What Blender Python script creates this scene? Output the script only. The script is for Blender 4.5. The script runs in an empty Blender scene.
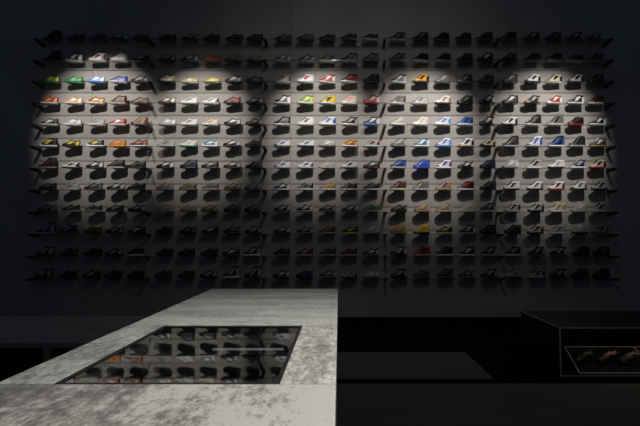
import bpy, bmesh, math, random
from mathutils import Vector, Matrix
random.seed(11)
scene = bpy.context.scene
C = scene.collection
R = math.radians

# ------------------------------------------------------------------ dimensions
CAM_Z, F, VPX = 1.46, 427.0, 339.0          # camera height, focal length in px, principal column
WALL_Y = 7.5
SHELF_D = 0.23                              # how far a shelf stands off the wall
ROW_P, COL_D = 0.377, 0.118                 # shelf pitch, shoe centre off the wall
def row_z(r): return 1.445 + ROW_P * (10 - r)      # r = 1 (top) .. 12 (bottom)
def wx(px, y): return (px - VPX) * y / F

# ------------------------------------------------------------------ materials
def srgb(c):
    return tuple((x / 12.92 if x <= .04045 else ((x + .055) / 1.055) ** 2.4) for x in c)

def base_mat(name):
    m = bpy.data.materials.new(name); m.use_nodes = True
    nt = m.node_tree
    for n in list(nt.nodes): nt.nodes.remove(n)
    out = nt.nodes.new('ShaderNodeOutputMaterial')
    return m, nt, out

def noise_mat(name, c0, c1, scale=40, rough=.5, spec=.5, bump=0, stretch=(1, 1, 1), metal=0, detail=4, lo=.35, hi=.65):
    m, nt, out = base_mat(name)
    N = nt.nodes.new; L = nt.links.new
    b = N('ShaderNodeBsdfPrincipled')
    b.inputs['Roughness'].default_value = rough
    b.inputs['Specular IOR Level'].default_value = spec
    b.inputs['Metallic'].default_value = metal
    tc = N('ShaderNodeTexCoord'); mp = N('ShaderNodeMapping'); mp.inputs['Scale'].default_value = stretch
    nz = N('ShaderNodeTexNoise'); nz.inputs['Scale'].default_value = scale; nz.inputs['Detail'].default_value = detail
    cr = N('ShaderNodeValToRGB')
    cr.color_ramp.elements[0].position = lo; cr.color_ramp.elements[1].position = hi
    cr.color_ramp.elements[0].color = (*c0, 1); cr.color_ramp.elements[1].color = (*c1, 1)
    L(tc.outputs['Object'], mp.inputs['Vector']); L(mp.outputs['Vector'], nz.inputs['Vector'])
    L(nz.outputs['Fac'], cr.inputs['Fac']); L(cr.outputs['Color'], b.inputs['Base Color'])
    if bump:
        bp = N('ShaderNodeBump'); bp.inputs['Strength'].default_value = bump; bp.inputs['Distance'].default_value = .01
        L(nz.outputs['Fac'], bp.inputs['Height']); L(bp.outputs['Normal'], b.inputs['Normal'])
    L(b.outputs['BSDF'], out.inputs['Surface'])
    return m

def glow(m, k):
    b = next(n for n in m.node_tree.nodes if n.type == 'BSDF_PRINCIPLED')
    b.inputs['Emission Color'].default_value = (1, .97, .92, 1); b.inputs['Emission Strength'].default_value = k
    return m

def glass_mat(name, tint, f0, gain, rough=.02):
    """thin glass: clear straight through, mirror towards grazing angles (Schlick), the same from both faces"""
    m, nt, out = base_mat(name)
    N = nt.nodes.new; L = nt.links.new
    t = N('ShaderNodeBsdfTransparent')
    tc = N('ShaderNodeTexCoord'); nz = N('ShaderNodeTexNoise'); nz.inputs['Scale'].default_value = 3
    cr = N('ShaderNodeValToRGB')
    cr.color_ramp.elements[0].color = (*[x * .98 for x in tint], 1); cr.color_ramp.elements[1].color = (*tint, 1)
    L(tc.outputs['Object'], nz.inputs['Vector']); L(nz.outputs['Fac'], cr.inputs['Fac']); L(cr.outputs['Color'], t.inputs['Color'])
    g = N('ShaderNodeBsdfGlossy'); g.inputs['Roughness'].default_value = rough; g.inputs['Color'].default_value = (1, 1, 1, 1)
    lw = N('ShaderNodeLayerWeight'); lw.inputs['Blend'].default_value = .5
    pw = N('ShaderNodeMath'); pw.operation = 'POWER'; pw.inputs[1].default_value = 5
    ma = N('ShaderNodeMath'); ma.operation = 'MULTIPLY_ADD'; ma.use_clamp = True
    ma.inputs[1].default_value = (1 - f0) * gain; ma.inputs[2].default_value = f0 * gain
    mx = N('ShaderNodeMixShader')
    L(lw.outputs['Facing'], pw.inputs[0]); L(pw.outputs[0], ma.inputs[0]); L(ma.outputs[0], mx.inputs[0])
    L(t.outputs[0], mx.inputs[1]); L(g.outputs[0], mx.inputs[2]); L(mx.outputs[0], out.inputs['Surface'])
    return m

def wall_mat():
    m, nt, out = base_mat('grey_wall_panel')
    N = nt.nodes.new; L = nt.links.new
    b = N('ShaderNodeBsdfPrincipled'); b.inputs['Roughness'].default_value = .75; b.inputs['Specular IOR Level'].default_value = .2
    tc = N('ShaderNodeTexCoord')
    n1 = N('ShaderNodeTexNoise'); n1.inputs['Scale'].default_value = 1.3; n1.inputs['Detail'].default_value = 6
    cr = N('ShaderNodeValToRGB')
    cr.color_ramp.elements[0].position = .3; cr.color_ramp.elements[1].position = .7
    cr.color_ramp.elements[0].color = (.37, .35, .335, 1); cr.color_ramp.elements[1].color = (.44, .425, .41, 1)
    L(tc.outputs['Object'], n1.inputs['Vector']); L(n1.outputs['Fac'], cr.inputs['Fac'])
    sx = N('ShaderNodeSeparateXYZ'); L(tc.outputs['Object'], sx.inputs[0])
    col = cr.outputs['Color']
    for x0 in SEAMS:
        s = N('ShaderNodeMath'); s.operation = 'SUBTRACT'; s.inputs[1].default_value = x0; L(sx.outputs['X'], s.inputs[0])
        a = N('ShaderNodeMath'); a.operation = 'ABSOLUTE'; L(s.outputs[0], a.inputs[0])
        lt = N('ShaderNodeMath'); lt.operation = 'LESS_THAN'; lt.inputs[1].default_value = .006; L(a.outputs[0], lt.inputs[0])
        mx = N('ShaderNodeMix'); mx.data_type = 'RGBA'; mx.inputs[7].default_value = (.25, .24, .23, 1)
        L(lt.outputs[0], mx.inputs[0]); L(col, mx.inputs[6]); col = mx.outputs[2]
    L(col, b.inputs['Base Color']); L(b.outputs['BSDF'], out.inputs['Surface'])
    return m

def stone_mat(name, cols, scale, stretch, rough=.7, weave=0.0, bump=.4, wear=0.0):
    """distressed plaster: pale skin broken by darker pits"""
    m, nt, out = base_mat(name)
    N = nt.nodes.new; L = nt.links.new
    b = N('ShaderNodeBsdfPrincipled'); b.inputs['Roughness'].default_value = rough; b.inputs['Specular IOR Level'].default_value = .3
    tc = N('ShaderNodeTexCoord'); mp = N('ShaderNodeMapping'); mp.inputs['Scale'].default_value = stretch
    L(tc.outputs['Object'], mp.inputs['Vector'])
    n1 = N('ShaderNodeTexNoise'); n1.inputs['Scale'].default_value = scale; n1.inputs['Detail'].default_value = 8; n1.inputs['Roughness'].default_value = .75
    n2 = N('ShaderNodeTexNoise'); n2.inputs['Scale'].default_value = scale * .16; n2.inputs['Detail'].default_value = 3
    L(mp.outputs['Vector'], n1.inputs['Vector']); L(mp.outputs['Vector'], n2.inputs['Vector'])
    ad = N('ShaderNodeMath'); ad.operation = 'MULTIPLY_ADD'; ad.inputs[1].default_value = .55
    L(n2.outputs['Fac'], ad.inputs[0]); L(n1.outputs['Fac'], ad.inputs[2])
    sb = N('ShaderNodeMath'); sb.operation = 'SUBTRACT'; sb.inputs[1].default_value = .275; L(ad.outputs[0], sb.inputs[0])
    v = sb.outputs[0]
    if weave:                                  # long threads both ways
        for st in ((2, 26, 1), (30, 3, 1)):
            m2 = N('ShaderNodeMapping'); m2.inputs['Scale'].default_value = st
            w = N('ShaderNodeTexNoise'); w.inputs['Scale'].default_value = 6; w.inputs['Detail'].default_value = 5; w.inputs['Roughness'].default_value = .7
            L(tc.outputs['Object'], m2.inputs['Vector']); L(m2.outputs['Vector'], w.inputs['Vector'])
            k = N('ShaderNodeMath'); k.operation = 'MULTIPLY_ADD'; k.inputs[1].default_value = weave
            L(w.outputs['Fac'], k.inputs[0]); L(v, k.inputs[2]); v = k.outputs[0]
    if wear:                                   # more worn through towards the left end
        sx = N('ShaderNodeSeparateXYZ'); L(tc.outputs['Object'], sx.inputs[0])
        k = N('ShaderNodeMath'); k.operation = 'MULTIPLY_ADD'; k.inputs[1].default_value = wear
        L(sx.outputs['X'], k.inputs[0]); L(v, k.inputs[2]); v = k.outputs[0]
    cr = N('ShaderNodeValToRGB')
    e = cr.color_ramp.elements
    e[0].position = cols[0][0]; e[0].color = (*cols[0][1], 1)
    e[1].position = cols[-1][0]; e[1].color = (*cols[-1][1], 1)
    for p, c in cols[1:-1]:
        k = e.new(p); k.color = (*c, 1)
    L(v, cr.inputs['Fac']); L(cr.outputs['Color'], b.inputs['Base Color'])
    bp = N('ShaderNodeBump'); bp.inputs['Strength'].default_value = bump; bp.inputs['Distance'].default_value = .004
    L(v, bp.inputs['Height']); L(bp.outputs['Normal'], b.inputs['Normal'])
    L(b.outputs['BSDF'], out.inputs['Surface'])
    return m

SEAMS = [wx(88.5, WALL_Y), wx(290, WALL_Y), wx(512, WALL_Y)]
PAL = {
 'black': (.07, .07, .075), 'charcoal': (.19, .185, .19), 'grey': (.43, .42, .41), 'silver': (.68, .68, .68),
 'white': (.90, .90, .90), 'cream': (.84, .78, .66), 'tan': (.66, .53, .38), 'brown': (.33, .22, .15),
 'red': (.72, .07, .10), 'maroon': (.36, .06, .08), 'pink': (.86, .55, .55), 'orange': (.88, .40, .05),
 'amber': (.90, .60, .10), 'yellow': (.88, .78, .16), 'khaki': (.72, .70, .38), 'olive': (.42, .40, .24), 'green': (.22, .62, .10),
 'emerald': (.05, .55, .33), 'teal': (.10, .50, .62), 'blue': (.16, .33, .74), 'navy': (.12, .15, .32),
 'sky': (.36, .60, .90), 'cobalt': (.16, .22, .68), 'purple': (.36, .24, .62),
}
SHOE_M = {}
for k, c in PAL.items():
    g = sum(c) / 3; l = srgb(tuple((g + (x - g) * .88) * .96 for x in c))
    SHOE_M[k] = noise_mat('shoe_' + k, tuple(x * .8 for x in l), tuple(min(1, x * 1.15) for x in l), 60, .42, .5)
M = {
 'wall': wall_mat(),
 'floor': noise_mat('dark_brown_planks', (.16, .135, .108), (.23, .195, .16), 6, .6, .15, 0, (.25, 4, 1)),
 'black_floor': noise_mat('black_floor_strip', (.002, .002, .002), (.004, .004, .004), 8, .8, .05),
 'platform': noise_mat('charcoal_platform', (.16, .147, .13), (.2, .184, .162), 14, .8, .15),
 'shelf_metal': noise_mat('shelf_dark_metal', (.012, .012, .013), (.02, .02, .022), 30, .45, .4),
 'shelf_glass': glass_mat('shelf_clear_glass', (.95, .96, .955), .04, 1.0, .12),
 'edge_glass': glass_mat('shelf_edge_glass', (.6, .62, .62), .03, .25, .5),
 'vitrine_glass': glass_mat('vitrine_glass', (.55, .58, .58), .05, .85, .012),
 'case_black': noise_mat('case_black_lining', (.003, .003, .003), (.006, .006, .006), 10, .7, .2),
 'rail': glow(noise_mat('pale_glowing_rail', (.85, .85, .83), (.92, .92, .9), 30, .5, .5), .35),  # pale rail, no lamp: emission put in to brighten its line
 'cab_black': noise_mat('cabinet_black', (.010, .009, .010), (.018, .016, .017), 5, .5, .25),
 'cab_edge': noise_mat('cabinet_edge_metal', (.6, .58, .55), (.75, .73, .7), 30, .4, .5),
 'tray_edge': noise_mat('tray_edge_metal', (.30, .27, .20), (.50, .46, .36), 30, .35, .5),
 'bench': noise_mat('bench_grey', (.24, .24, .25), (.32, .32, .33), 9, .6, .3),
 'far_board': stone_mat('woven_grey_board', [(.62, (.17, .175, .162)), (.86, (.40, .41, .38)), (1.0, (.56, .57, .53))], 22, (1, 3.5, 1), .75, .42),
 'side_board': stone_mat('mottled_plaster', [(.34, (.22, .21, .19)), (.46, (.36, .345, .31)), (.53, (.50, .48, .44)), (.64, (.70, .68, .63))], 80, (1, .5, 1)),
 'left_board': stone_mat('mottled_grey_plaster', [(.34, (.17, .175, .162)), (.5, (.38, .39, .365)), (.66, (.56, .57, .53))], 80, (1, .5, 1)),
 'near_board': stone_mat('distressed_plaster', [(.26, (.11, .107, .10)), (.4, (.21, .205, .19)), (.5, (.36, .345, .32)), (.585, (.56, .54, .505))], 75, (1, .6, 1), wear=.42),
 'counter': noise_mat('counter_body', (.06, .06, .058), (.10, .10, .095), 10, .8, .2),
}

# ------------------------------------------------------------------ helpers
def link(name, bm, mat, parent=None, smooth=False):
    me = bpy.data.meshes.new(name)
    bmesh.ops.recalc_face_normals(bm, faces=bm.faces[:])
    bm.to_mesh(me); bm.free()
    if smooth:
        for p in me.polygons: p.use_smooth = True
    me.materials.append(mat)
    o = bpy.data.objects.new(name, me); C.objects.link(o)
    if parent: o.parent = parent
    return o

def box(bm, x0, x1, y0, y1, z0, z1, bev=0):
    r = bmesh.ops.create_cube(bm, size=1)
    vs = r['verts']
    bmesh.ops.scale(bm, verts=vs, vec=(x1 - x0, y1 - y0, z1 - z0))
    bmesh.ops.translate(bm, verts=vs, vec=((x0 + x1) / 2, (y0 + y1) / 2, (z0 + z1) / 2))
    if bev:
        es = {e for v in vs for e in v.link_edges}
        bmesh.ops.bevel(bm, geom=list(es), offset=bev, segments=2, affect='EDGES', profile=.5)

def boxes(*bs, bev=0):
    bm = bmesh.new()
    for b in bs: box(bm, *b, bev=bev)
    return bm

def empty(name, loc, label=None, cat=None, group=None, rz=0):
    o = bpy.data.objects.new(name, None); C.objects.link(o)
    o.empty_display_size = .05
    o.location = loc; o.rotation_euler = (0, 0, rz)
    tag(o, label, cat, group)
    return o

def tag(o, label=None, cat=None, group=None, kind=None):
    if label: o['label'] = label
    if cat: o['category'] = cat
    if group: o['group'] = group
    if kind: o['kind'] = kind
    return o

# ------------------------------------------------------------------ setting
tag(link('wall_back', boxes((-9, 9, WALL_Y, WALL_Y + .2, 0, 7.2)), M['wall']), kind='structure')
tag(link('floor', boxes((-9, 9, -2.5, 4.22, -.1, 0)), M['floor']), kind='structure')
tag(link('floor_black_strip', boxes((-9, 9, 4.22, WALL_Y, -.1, 0)), M['black_floor']), kind='structure')
tag(link('floor_platform', boxes((-1.2, 1.54, 4.33, 5.27, .0, .012), bev=.003), M['platform']), kind='structure')

# ------------------------------------------------------------------ sneakers
LEN = .29
def lerp_table(t, u):
    if u <= t[0][0]: return t[0][1]
    for (a, va), (b, vb) in zip(t, t[1:]):
        if u <= b:
            k = (u - a) / (b - a); k = k * k * (3 - 2 * k) * .4 + k * .6
            return va + (vb - va) * k
    return t[-1][1]
HALF = [(0, .012), (.03, .026), (.09, .038), (.2, .048), (.32, .052), (.45, .048), (.6, .042), (.75, .041), (.88, .039), (.95, .032), (.985, .022), (1, .012)]
KINDS = {
 # sole heights toe/heel, profile of the upper above the sole, opening start, tongue rise
 'L': dict(sole=(.026, .034), top=[(0, .018), (.06, .034), (.18, .046), (.3, .060), (.45, .086), (.55, .098), (.65, .085), (.75, .074), (.86, .080), (.95, .096), (1, .094)], open=.50, tongue=.020),
 'S': dict(sole=(.022, .028), top=[(0, .018), (.06, .034), (.18, .044), (.3, .054), (.45, .068), (.55, .076), (.65, .070), (.75, .066), (.86, .068), (.95, .076), (1, .072)], open=.52, tongue=.008),
 'M': dict(sole=(.028, .034), top=[(0, .020), (.06, .038), (.18, .048), (.3, .066), (.45, .104), (.55, .126), (.65, .128), (.75, .120), (.86, .118), (.95, .128), (1, .122)], open=.53, tongue=.022),
 'H': dict(sole=(.028, .034), top=[(0, .020), (.06, .038), (.18, .048), (.3, .066), (.45, .108), (.55, .146), (.65, .168), (.75, .168), (.86, .166), (.95, .170), (1, .164)], open=.57, tongue=.020),
}
def zb(u): return .014 * max(0, 1 - u / .22) ** 2 + .004 * max(0, (u - .9) / .1) ** 2
def X(u): return (u - .5) * LEN

def section(k, u):
    """eleven (y, z) points of the upper across the foot at station u"""
    w = lerp_table(HALF, u) * .95; h = lerp_table(k['top'], u)
    s = zb(u) + (k['sole'][0] + (k['sole'][1] - k['sole'][0]) * u) - .003
    closed = [(-1, 0), (-1.0, .42), (-.80, .78), (-.5, .95), (-.22, .995), (0, 1)]
    tall = min(1, h / .09)
    opened = [(-1, 0), (-.98, .4), (-.84, .80), (-.70, 1), (-.56, .93), (0, .22 / max(1, h / .09))]
    t = min(1, max(0, (u - k['open'] + .03) / .06))
    pts = [(a[0] + (b[0] - a[0]) * t, a[1] + (b[1] - a[1]) * t) for a, b in zip(closed, opened)]
    half = [(p[0] * w, s + p[1] * h) for p in pts]
    return half + [(-y, z) for y, z in half[-2::-1]]

def loft(bm, rings, close=False, caps=True):
    vr = [[bm.verts.new(p) for p in r] for r in rings]
    n = len(rings[0])
    for a, b in zip(vr, vr[1:]):
        for i in range(n if close else n - 1):
            j = (i + 1) % n
            bm.faces.new((a[i], a[j], b[j], b[i]))
    if caps:
        bm.faces.new(vr[0]); bm.faces.new(vr[-1][::-1])

US = [0, .02, .05, .09, .14, .2, .27, .34, .41, .46, .5, .54, .58, .64, .72, .8, .87, .92, .955, .98, 1]
def outer(k, u, v):
    sec = section(k, u); t = v * 3; i = min(2, int(t)); f = t - i
    a, b = sec[i], sec[i + 1]
    return a[0] + (b[0] - a[0]) * f, a[1] + (b[1] - a[1]) * f

def overlay(k, u0, u1, vlo, vhi, nu=9, nv=3, off=.0022):
    bm = bmesh.new()
    for side in (-1, 1):
        g = []
        for i in range(nu + 1):
            u = u0 + (u1 - u0) * i / nu; a, b = vlo(i / nu), vhi(i / nu); row = []
            for j in range(nv + 1):
                y, z = outer(k, u, a + (b - a) * j / nv)
                lift = off
                row.append(bm.verts.new((X(u), (y - lift) * (1 if side < 0 else -1), z + lift * .3)))
            g.append(row)
        for a, b in zip(g, g[1:]):
            for j in range(nv): bm.faces.new((a[j], a[j + 1], b[j + 1], b[j]))
    return bm

def shoe_parts(kind):
    k = KINDS[kind]; P = {}
    bm = bmesh.new(); rings = []
    for u in US:
        w = lerp_table(HALF, u); b = zb(u); t = b + k['sole'][0] + (k['sole'][1] - k['sole'][0]) * u
        m = (b + t) / 2
        rings.append([(X(u), y, z) for y, z in ((-w * .9, b), (-w * 1.02, b + .005), (-w * 1.04, m), (-w, t), (w, t), (w * 1.04, m), (w * 1.02, b + .005), (w * .9, b))])
    loft(bm, rings, close=True); P['sole'] = (bm, True)
    bm = bmesh.new()
    loft(bm, [[(X(u), y, z) for y, z in section(k, u)] for u in US]); P['upper'] = (bm, True)
    bm = bmesh.new()                                            # the lining of the ankle opening
    rings = []
    for u in US:
        if k['open'] + .02 <= u <= .97:
            s = section(k, u)[3:8]
            rings.append([(X(u), y * .97, z + .002) for y, z in s])
    loft(bm, rings, caps=False); P['lining'] = (bm, True)
    bm = bmesh.new()                                            # tongue, standing up through the opening
    o = k['open']; rings = []
    for q in range(6):
        f = q / 5; u = o - .16 + .20 * f
        z = section(k, min(u, o - .035))[5][1] + .004 + (k['tongue'] * .6 + .004) * max(0, f - .35) / .65
        w = .018 + .007 * f
        rings.append([(X(u) + dx, y, z + dz) for y, dx, dz in ((-w, 0, -.003), (-w * .5, -.002, .002), (0, -.003, .003), (w * .5, -.002, .002), (w, 0, -.003), (w * .5, .007, -.004), (-w * .5, .007, -.004))])
    loft(bm, rings, close=True); P['tongue'] = (bm, True)
    bm = bmesh.new()                                            # laces zig-zag over the tongue
    nl = 5 if kind in 'MH' else 4
    for q in range(nl):
        u = .26 + (o - .32) * q / (nl - 1) + .0; pts = []
        sec = section(k, u)
        for i in range(2, 9):
            y, z = sec[i]; pts.append(Vector((X(u) + .004 * math.sin(i * 2.2), y * .98, z + .006)))
        rings = []
        for p in pts:
            rings.append([(p.x + a * .0045, p.y, p.z + b * .0035) for a, b in ((-1, 0), (0, 1), (1, 0), (0, -1))])
        loft(bm, rings, close=True)
    P['laces'] = (bm, True)
    P['side_stripe'] = (overlay(k, .34, .88, lambda t: .28 + .34 * t - .18 * math.sin(math.pi * min(1, t * 1.6)), lambda t: .34 + .30 * t + .42 * math.sin(math.pi * min(1, (1 - t) * 1.0)) ** 2 * (1 - t) , 12), True)
    P['toe_cap'] = (overlay(k, .012, .22, lambda t: .02, lambda t: .75 - .55 * t * t, 7), True)
    P['heel_panel'] = (overlay(k, .80, .985, lambda t: .02, lambda t: .42 + .4 * t, 6), True)
    return P

PROTO = {}
def set_mat(o, m):
    o.material_slots[0].link = 'OBJECT'; o.material_slots[0].material = m

def shoe(kind, up, acc, sole, lace, lining, toe, loc, rz, label, group, heel=None):
    if kind not in PROTO:
        root = empty('high_top_sneaker' if kind == 'H' else 'sneaker', loc)
        parts = {}
        for n, (bm, sm) in shoe_parts(kind).items():
            parts[n] = link(n, bm, SHOE_M['black'], root, sm)
        PROTO[kind] = (root, parts)
    else:
        src, sp = PROTO[kind]
        root = src.copy(); C.objects.link(root)
        parts = {}
        for n, o in sp.items():
            c = o.copy(); C.objects.link(c); c.parent = root; parts[n] = c
    root.location = loc; root.rotation_euler = (0, 0, rz)
    tag(root, label, 'sneaker', group)
    for n, o in parts.items():
        col = {'sole': sole, 'upper': up, 'lining': lining, 'tongue': lining if kind != 'S' else up, 'laces': lace, 'side_stripe': acc, 'toe_cap': toe, 'heel_panel': heel or acc}[n]
        set_mat(o, SHOE_M[col])
        o['label'] = col_word(col) + ' ' + n.replace('_', ' ')
    return root

def col_word(c): return {'sky': 'light blue', 'silver': 'pale grey', 'cobalt': 'bright blue', 'emerald': 'emerald green'}.get(c, c)
ORD = ['top', 'second', 'third', 'fourth', 'fifth', 'sixth', 'seventh', 'eighth', 'ninth', 'tenth', 'eleventh', 'bottom']
BAY = ['leftmost', 'second', 'middle', 'fourth', 'rightmost']
POS = ['first', 'second', 'third', 'fourth', 'last']
KW = {'L': 'low sneaker', 'S': 'flat sneaker', 'M': 'mid sneaker', 'H': 'high-top'}

# twelve shelves of five bays of five: kind upper accent sole [toe]
TABLE = [
 ["H black black black|L black charcoal black|L black grey black|L black white black|L brown olive black",
  "L maroon black black|L black pink black|L charcoal black black|L black charcoal black|L black brown black",
  "L charcoal grey black|L brown grey black|L black charcoal black|L black black black|L black charcoal white",
  "M black grey white|M black grey black|M black black black|M black charcoal black|M black black charcoal",
  "M black black grey|M black silver black|M charcoal grey black|M black silver grey|L black silver grey"],
 ["H black black grey|M black white white silver|M white maroon white|M white silver white|L black white brown",
  "L charcoal silver black|L black white black|L orange orange black|L olive tan black|L olive tan charcoal",
  "L black white white|L black white silver|L black silver white|M black grey white|M charcoal grey charcoal",
  "M black grey grey|M black black silver|M black charcoal silver|M black maroon black|M black white black",
  "M black grey black|M black maroon black|M black black grey|L black charcoal white|M black grey silver"],
 ["L green yellow green|L emerald green emerald|L sky white sky|L blue black white|L black white brown",
  "L cream olive black olive|S khaki cream white|S khaki yellow khaki|L black white black|L charcoal olive charcoal",
  "M silver maroon white|M white red white|M red white white|M black red white|M black charcoal black",
  "M black silver white|M amber black black|M grey silver grey|M charcoal silver grey|M grey black charcoal",
  "M charcoal silver charcoal|M white black black black|M cream black white black|M silver black black black|M charcoal grey black"],
 ["L red amber white|L amber white white|L red yellow white cream|M brown maroon cream tan|L brown tan brown",
  "L olive white brown|L white grey white|L white charcoal white|L brown red black|L black white black",
  "M black white white|M green yellow white yellow|M yellow black white emerald|M cream pink white|M red white red",
  "M grey brown white|M silver grey white grey|M white tan brown|M black olive black|M black white black",
  "M black white black|M black silver charcoal amber|M red white white white|M black white white|M maroon black white"],
 ["L black white white|L silver white white|L silver grey white|L red white white|M tan maroon brown maroon",
  "L silver white silver|L white grey white|L cream tan white|L black white black|L black cream black",
  "M black charcoal white|M white black white white|M white blue white|M black silver white|M navy white sky",
  "M silver cream white|M white cream white|M white sky white|M blue navy white|M black white black",
  "M white black black|H black grey white|H grey black white|M black charcoal red|M black white white"],
 ["M black yellow white white|L black yellow black|L black yellow white white|L orange amber amber|L black orange white",
  "L silver grey silver|L white silver emerald|L teal white white white|L black white black|L black charcoal black",
  "L white blue grey blue|L white teal navy|L silver white grey|L red yellow white yellow|L silver maroon white",
  "M grey silver grey|M teal white white|M white sky sky red|M white navy tan tan|L cream black black black",
  "H black charcoal silver|H white blue silver black|H black blue white blue|H charcoal black silver|M brown white tan"],
 ["H black maroon tan|L white black black|L black white black|M black charcoal silver|L black charcoal black",
  "L black white black|M black navy black|L black silver black|L black white charcoal|L black grey black",
  "L white blue silver blue|L white purple silver|L silver cream silver|L white navy grey|L black white maroon",
  "M navy blue silver|M cobalt blue cobalt|M white purple white black|L black white black|M black navy black",
  "M silver white grey|M silver black white|M white silver black|M navy silver white silver|M cream black red"],
 ["L black grey black|L silver grey silver|L black grey charcoal|L black white charcoal|L black black charcoal",
  "L grey tan grey|L olive brown olive|L grey olive silver|L olive cream olive|L grey silver grey",
  "L black white white|L grey black white|L tan amber white blue|L brown black white|L black grey white",
  "M brown maroon cream|M grey olive silver|M tan purple tan|M black red white red|M black charcoal black",
  "M white maroon black|M white grey black|M white maroon red|M white grey black black|M silver black black"],
 ["L charcoal silver grey|L charcoal grey silver|L grey charcoal silver|L charcoal silver charcoal|L charcoal white charcoal",
  "L tan cream silver|L tan silver olive|L olive cream olive|L black olive black|L black grey black",
  "L black white grey|L black white silver|L black silver grey|L charcoal white grey|L grey emerald silver",
  "L black olive black|M tan cream tan|M tan cream cream|M cream white white|M charcoal silver white",
  "M silver charcoal silver|M silver black black|M cream tan white|M silver white silver|M silver black white"],
 ["H charcoal silver silver|M charcoal silver grey|L brown orange maroon|L charcoal silver charcoal|L black white black",
  "L black charcoal black|L black grey black|L black white charcoal|L black grey charcoal|L black silver black",
  "L black cream black|L charcoal silver grey|L brown orange silver|L black yellow yellow|M silver white tan",
  "M tan yellow tan|M yellow amber black|L black yellow cream|M black white silver|M black maroon black",
  "M charcoal black black|M silver maroon black|M silver grey white|M silver white black|M silver maroon grey"],
 ["M black cream black|L black olive black|L black black charcoal|L black silver black|L black charcoal white",
  "L black brown black|L black charcoal black|L charcoal black black|L black white black|M black silver white",
  "L black charcoal grey|L black pink silver|L black maroon silver|L brown maroon silver|L black white grey",
  "M maroon white black|M red maroon silver|M black maroon white|M black white white|M black silver silver",
  "M black silver white|M black silver grey|M black white grey|M black charcoal black|M black grey charcoal"],
 ["M charcoal silver black|L charcoal black charcoal|L black silver black|L black charcoal black|L black black charcoal",
  "L maroon charcoal black|L black maroon black|L black silver black|H charcoal silver white|H black silver black",
  "L black white charcoal|L black purple black|L maroon silver grey|L silver grey charcoal|L silver white grey",
  "M black silver black|L charcoal grey olive|M black olive olive|L black silver grey|M black silver charcoal",
  "L silver grey charcoal|M silver black silver|M black silver black|M black charcoal black|M black black black"],
]
COLS = [[50.7, 73.7, 96.8, 118.6, 140.0], [167.3, 190.0, 211.6, 233.3, 254.3], [282.8, 305.8, 327.3, 349.0, 370.6],
        [397.7, 420.2, 442.6, 464.4, 485.6], [509.0, 531.8, 553.6, 575.0, 595.4]]
SHOE_Y = WALL_Y - COL_D
for r in range(1, 13):
    for b in range(5):
        for c, spec in enumerate(TABLE[r - 1][b].split('|')):
            t = spec.split(); kind, up, acc, sole = t[:4]; toe = t[4] if len(t) > 4 else up
            x = wx(COLS[b][c], SHOE_Y) * 1.0166 + random.uniform(-.012, .012)
            dark = up in ('black', 'charcoal', 'navy', 'maroon', 'brown')
            lace = acc if acc != up else ('grey' if dark else 'white')
            lining = {'black': 'charcoal', 'charcoal': 'black'}.get(up, up if random.random() < .5 else acc)
            cw = col_word(up) + (' and ' + col_word(acc) if acc != up else '')
            lab = '%s %s, %s in %s bay, %s shelf' % (cw, KW[kind], POS[c], BAY[b], ORD[r - 1])
            if r not in (1, 12): lab += ' down'
            s = shoe(kind, up, acc, sole, lace, lining, toe, (x, SHOE_Y + random.uniform(-.012, .012), row_z(r)),
                     R(random.uniform(2, 12) * (1 if b < 4 else .5)), lab, 'sneakers on the wall shelves', random.choice([up, acc, acc]))

# ------------------------------------------------------------------ shelves: one per bay and row
EDGE = [wx(p, WALL_Y) for p in (38.5, 150, 265.5, 384.3, 497.5, 608.5)]
g_arm = None
for r in range(1, 13):
    z = row_z(r)
    for b in range(5):
        x0, x1 = EDGE[b], EDGE[b + 1]
        down = '' if r in (1, 12) else ' down'
        root = empty('glass_shelf', ((x0 + x1) / 2, WALL_Y, z - .012), 'clear glass wall shelf with dark front edge, %s%s, in %s bay' % (ORD[r - 1], down, BAY[b]), 'shelf', 'glass shelves on the shoe wall')
        hw = (x1 - x0) / 2
        link('glass_pane', boxes((-hw + .022, hw - .022, -SHELF_D + .008, -.002, .004, .012)), M['shelf_glass'], root)
        link('front_edge', boxes((-hw + .022, hw - .022, -SHELF_D - .004, -SHELF_D + .008, .002, .012)), M['edge_glass'], root)
        arms = [-hw] + ([hw] if b == 4 else [])
        for ax in arms:
            bm = bmesh.new()
            loft(bm, [[(ax + a * .02, y, zz) for a, zz in ((-1, -h), (1, -h), (1, .012), (-1, .012))] for y, h in ((-.001, .045), (-.12, .038), (-SHELF_D - .012, .022))], close=True)
            link('bracket', bm, M['shelf_metal'], root)

# ------------------------------------------------------------------ plaster counter with a glass vitrine let into its top
TZ = CAM_Z - .281
tx0, tx1, ty0, ty1 = -.642, -.006, .36, 2.17
cx0, cx1, cy0, cy1 = -.534, -.111, .81, 1.315
root = empty('display_counter', ((tx0 + tx1) / 2, (ty0 + ty1) / 2, 0), 'tall distressed plaster counter with a dark glass vitrine in its top', 'counter')
ox, oy = (tx0 + tx1) / 2, (ty0 + ty1) / 2
def P(a, b, c, d, e, f): return (a - ox, b - ox, c - oy, d - oy, e, f)
T = .05
fb = link('far_board', boxes(P(tx0, tx1, cy1 + .002, ty1, TZ - T, TZ), bev=.0025), M['far_board'], root); fb['label'] = 'woven grey far board'
nb = link('near_board', boxes(P(tx0, tx1, ty0, cy0, TZ - T, TZ), bev=.0025), M['near_board'], root); nb['label'] = 'pale pitted near board'
lb = link('side_board', boxes(P(tx0, cx0, cy0 + .001, cy1 + .001, TZ - T, TZ), bev=.0015), M['left_board'], root); lb['label'] = 'mottled grey left board'
rb = link('side_board', boxes(P(cx1, tx1, cy0 + .001, cy1 + .001, TZ - T, TZ), bev=.0015), M['side_board'], root); rb['label'] = 'mottled cream right board'
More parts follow.
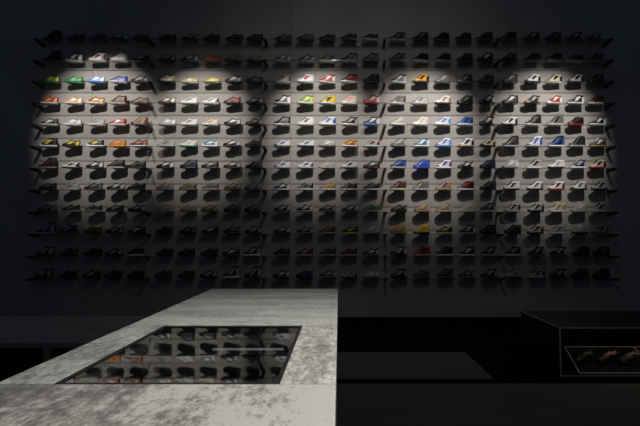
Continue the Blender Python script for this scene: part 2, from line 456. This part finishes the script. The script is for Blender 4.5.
vp = link('vitrine_pane', boxes(P(cx0 + .008, cx1 - .008, cy0 + .008, cy1 - .014, TZ - .009, TZ - .003)), M['vitrine_glass'], root)
link('vitrine_well', boxes(P(cx0 - .01, cx1 + .01, cy0 - .01, cy1 + .01, TZ - .26, TZ - .25),
     P(cx0 - .012, cx0 - .001, cy0 - .01, cy1 + .01, TZ - .25, TZ - T), P(cx1 + .001, cx1 + .012, cy0 - .01, cy1 + .01, TZ - .25, TZ - T),
     P(cx0, cx1, cy0 - .012, cy0 - .001, TZ - .25, TZ - T), P(cx0, cx1, cy1 + .003, cy1 + .012, TZ - .25, TZ - T)), M['case_black'], root)
e = .009
link('vitrine_frame', boxes(P(cx0, cx0 + e, cy0, cy1, TZ - .009, TZ - .001), P(cx1 - e, cx1, cy0, cy1, TZ - .009, TZ - .001),
     P(cx0 + e, cx1 - e, cy0, cy0 + e, TZ - .009, TZ - .001), P(cx0 + e, cx1 - e, cy1 - e * 1.6, cy1, TZ - .009, TZ - .001)), M['shelf_metal'], root)
link('glowing_rail', boxes(P(-.375, -.165, 1.284, 1.292, TZ - .067, TZ - .062)), M['rail'], root)  # thin rail in the well, its glow added for a bright line
link('counter_body', boxes(P(tx0 + .02, tx1 - .004, ty0 + .02, ty1 - .02, 0, TZ - .27),
     P(tx0 + .02, tx0 + .04, ty0 + .02, ty1 - .02, TZ - .27, TZ - T), P(tx1 - .03, tx1 - .004, ty0 + .02, ty1 - .02, TZ - .27, TZ - T),
     P(tx0 + .04, tx1 - .03, ty0 + .02, ty0 + .04, TZ - .27, TZ - T), P(tx0 + .04, tx1 - .03, ty1 - .04, ty1 - .02, TZ - .27, TZ - T)), M['counter'], root)

# ------------------------------------------------------------------ low bench on the left
bz = .494
root = empty('display_bench', (-2.95, 4.42, 0), 'long low grey display bench by the wall, left of the plaster counter', 'bench')
link('bench_top', boxes((-1.3, 1.2, -.62, .62, bz - .045, bz), bev=.004), M['bench'], root)
for lx in (-1.25, .375, 1.15):
    for ly in (-.58, .58):
        link('leg', boxes((lx - .03, lx + .03, ly - .025, ly + .025, 0, bz - .045), bev=.003), M['bench'], root)

# ------------------------------------------------------------------ low open cabinet on the right, with a sloped tray of shoes
x0, x1, y0, y1, h = 2.255, 4.1, 4.42, 5.34, .494
root = empty('display_cabinet', (x0, y0, 0), 'low black open cabinet with thin pale metal edges, right of platform', 'cabinet')
W, D = x1 - x0, y1 - y0
link('cabinet_top', boxes((0, W, .0, D, h - .012, h)), M['cab_black'], root)
link('side_panel', boxes((0, .012, .004, D, .012, h - .012)), M['cab_black'], root)
link('side_panel', boxes((W - .012, W, .004, D, .012, h - .012)), M['cab_black'], root)
link('back_panel', boxes((.012, W - .012, D - .012, D, .012, h - .012)), M['cab_black'], root)
link('cabinet_base', boxes((0, W, 0, D, 0, .012)), M['cab_black'], root)
e = .011
f = link('edge_frame', boxes((-.002, W, -.004, .004, h - e, h + .002), (-.002, e, -.004, .004, 0, h), (0, W, -.004, .004, .0, e), (-.002, .006, 0, D, h - .006, h + .002)), M['cab_edge'], root)
f['label'] = 'thin pale metal edge frame'
tray = empty('display_tray', (2.455, 4.442, .022), 'sloped black tray with metal rim and divider inside right cabinet', 'tray')
tl, ang = .335, math.atan2(.185, .27)
rot = Matrix.Rotation(ang, 4, 'X')
def tilted(*bs):
    bm = boxes(*bs); bmesh.ops.transform(bm, matrix=rot, verts=bm.verts[:]); return bm
link('tray_board', tilted((0, 1.5, 0, tl, 0, .008)), M['case_black'], tray)
link('tray_rim', tilted((-.006, .006, 0, tl, .0, .02), (0, 1.5, -.006, .004, 0, .014), (0, 1.5, tl - .004, tl + .006, 0, .016)), M['tray_edge'], tray)
link('divider', tilted((.745, .757, .0, tl, .008, .022)), M['tray_edge'], tray)
for x, kind, up, acc, sole, lace, lin, toe, lab, yaw in (
    (.125, 'L', 'black', 'olive', 'charcoal', 'olive', 'olive', 'olive', 'black and olive sneaker at the left end of the sloped tray', 24),
    (.37, 'L', 'black', 'maroon', 'black', 'pink', 'pink', 'orange', 'black sneaker with orange toe lying second on the sloped tray', 18),
    (.615, 'L', 'charcoal', 'tan', 'silver', 'cream', 'tan', 'silver', 'grey sneaker with tan trim by the divider of the sloped tray', 14)):
    s = shoe(kind, up, acc, sole, lace, lin, toe, (0, 0, 0), 0, lab, 'sneakers on the sloped tray')
    p = Vector((2.455, 4.442, .022)) + rot @ Vector((x, tl * .5, .010))
    s.location = p
    s.rotation_euler = (rot @ Matrix.Rotation(R(yaw), 4, 'Z')).to_euler()
    s.scale = (.8, .8, .8)

# ------------------------------------------------------------------ light
def spot(name, loc, aim, power, angle, blend, col, radius=.03):
    l = bpy.data.lights.new(name, 'SPOT'); l.energy = power; l.spot_size = R(angle); l.spot_blend = blend
    l.color = col; l.shadow_soft_size = radius
    o = bpy.data.objects.new(name, l); C.objects.link(o); o.location = loc
    o.rotation_euler = (Vector(aim) - Vector(loc)).to_track_quat('-Z', 'Y').to_euler()
    return o
LY, LZ = 4.46, 5.65
WARM = (1.0, .93, .86)
for lx, ax, az, p, an in ((-4.1, -4.2, 3.42, 620, 37.5), (-2.1, -2.45, 3.34, 600, 33), (-.1, -.35, 3.32, 600, 33.5), (1.5, 1.48, 3.18, 720, 36), (3.7, 3.62, 3.18, 620, 37)):
    spot('wall_spot', (lx, LY, LZ), (ax, WALL_Y, az), p, an, .85, WARM)
spot('wash_spot', (.5, 2.6, 6.4), (.3, WALL_Y, 2.6), 84, 88, 1.0, (1.0, .93, .86), .8)
spot('counter_spot', (1.05, .75, 3.1), (.15, .72, TZ), 205, 78, 1.0, (1.0, .97, .92), .12)

cl = bpy.data.lights.new('tray_fill_light', 'AREA'); cl.shape = 'RECTANGLE'; cl.size = 1.2; cl.size_y = .03; cl.energy = .28; cl.color = (1.0, .9, .75)  # unseen fill added under the cabinet top to brighten the tray shoes
co = bpy.data.objects.new('tray_fill_light', cl); C.objects.link(co); co.location = (3.0, 4.46, .47); co.rotation_euler = (R(14), 0, 0)

w = bpy.data.worlds.new('World'); scene.world = w; w.use_nodes = True
w.node_tree.nodes['Background'].inputs['Color'].default_value = (.58, .74, 1.0, 1)
w.node_tree.nodes['Background'].inputs['Strength'].default_value = .030

# ------------------------------------------------------------------ camera
cd = bpy.data.cameras.new('Camera'); cam = bpy.data.objects.new('Camera', cd); C.objects.link(cam)
cam.location = (0, 0, CAM_Z)
cam.rotation_euler = (R(90) + math.atan(20 / F), 0, 0)
cd.sensor_width = 36; cd.lens = 36 * F / 640; cd.shift_x = -(VPX - 320) / 640
cd.clip_start = .02; cd.clip_end = 60
scene.camera = cam
scene.view_settings.view_transform = 'Standard'
scene.view_settings.look = 'None'
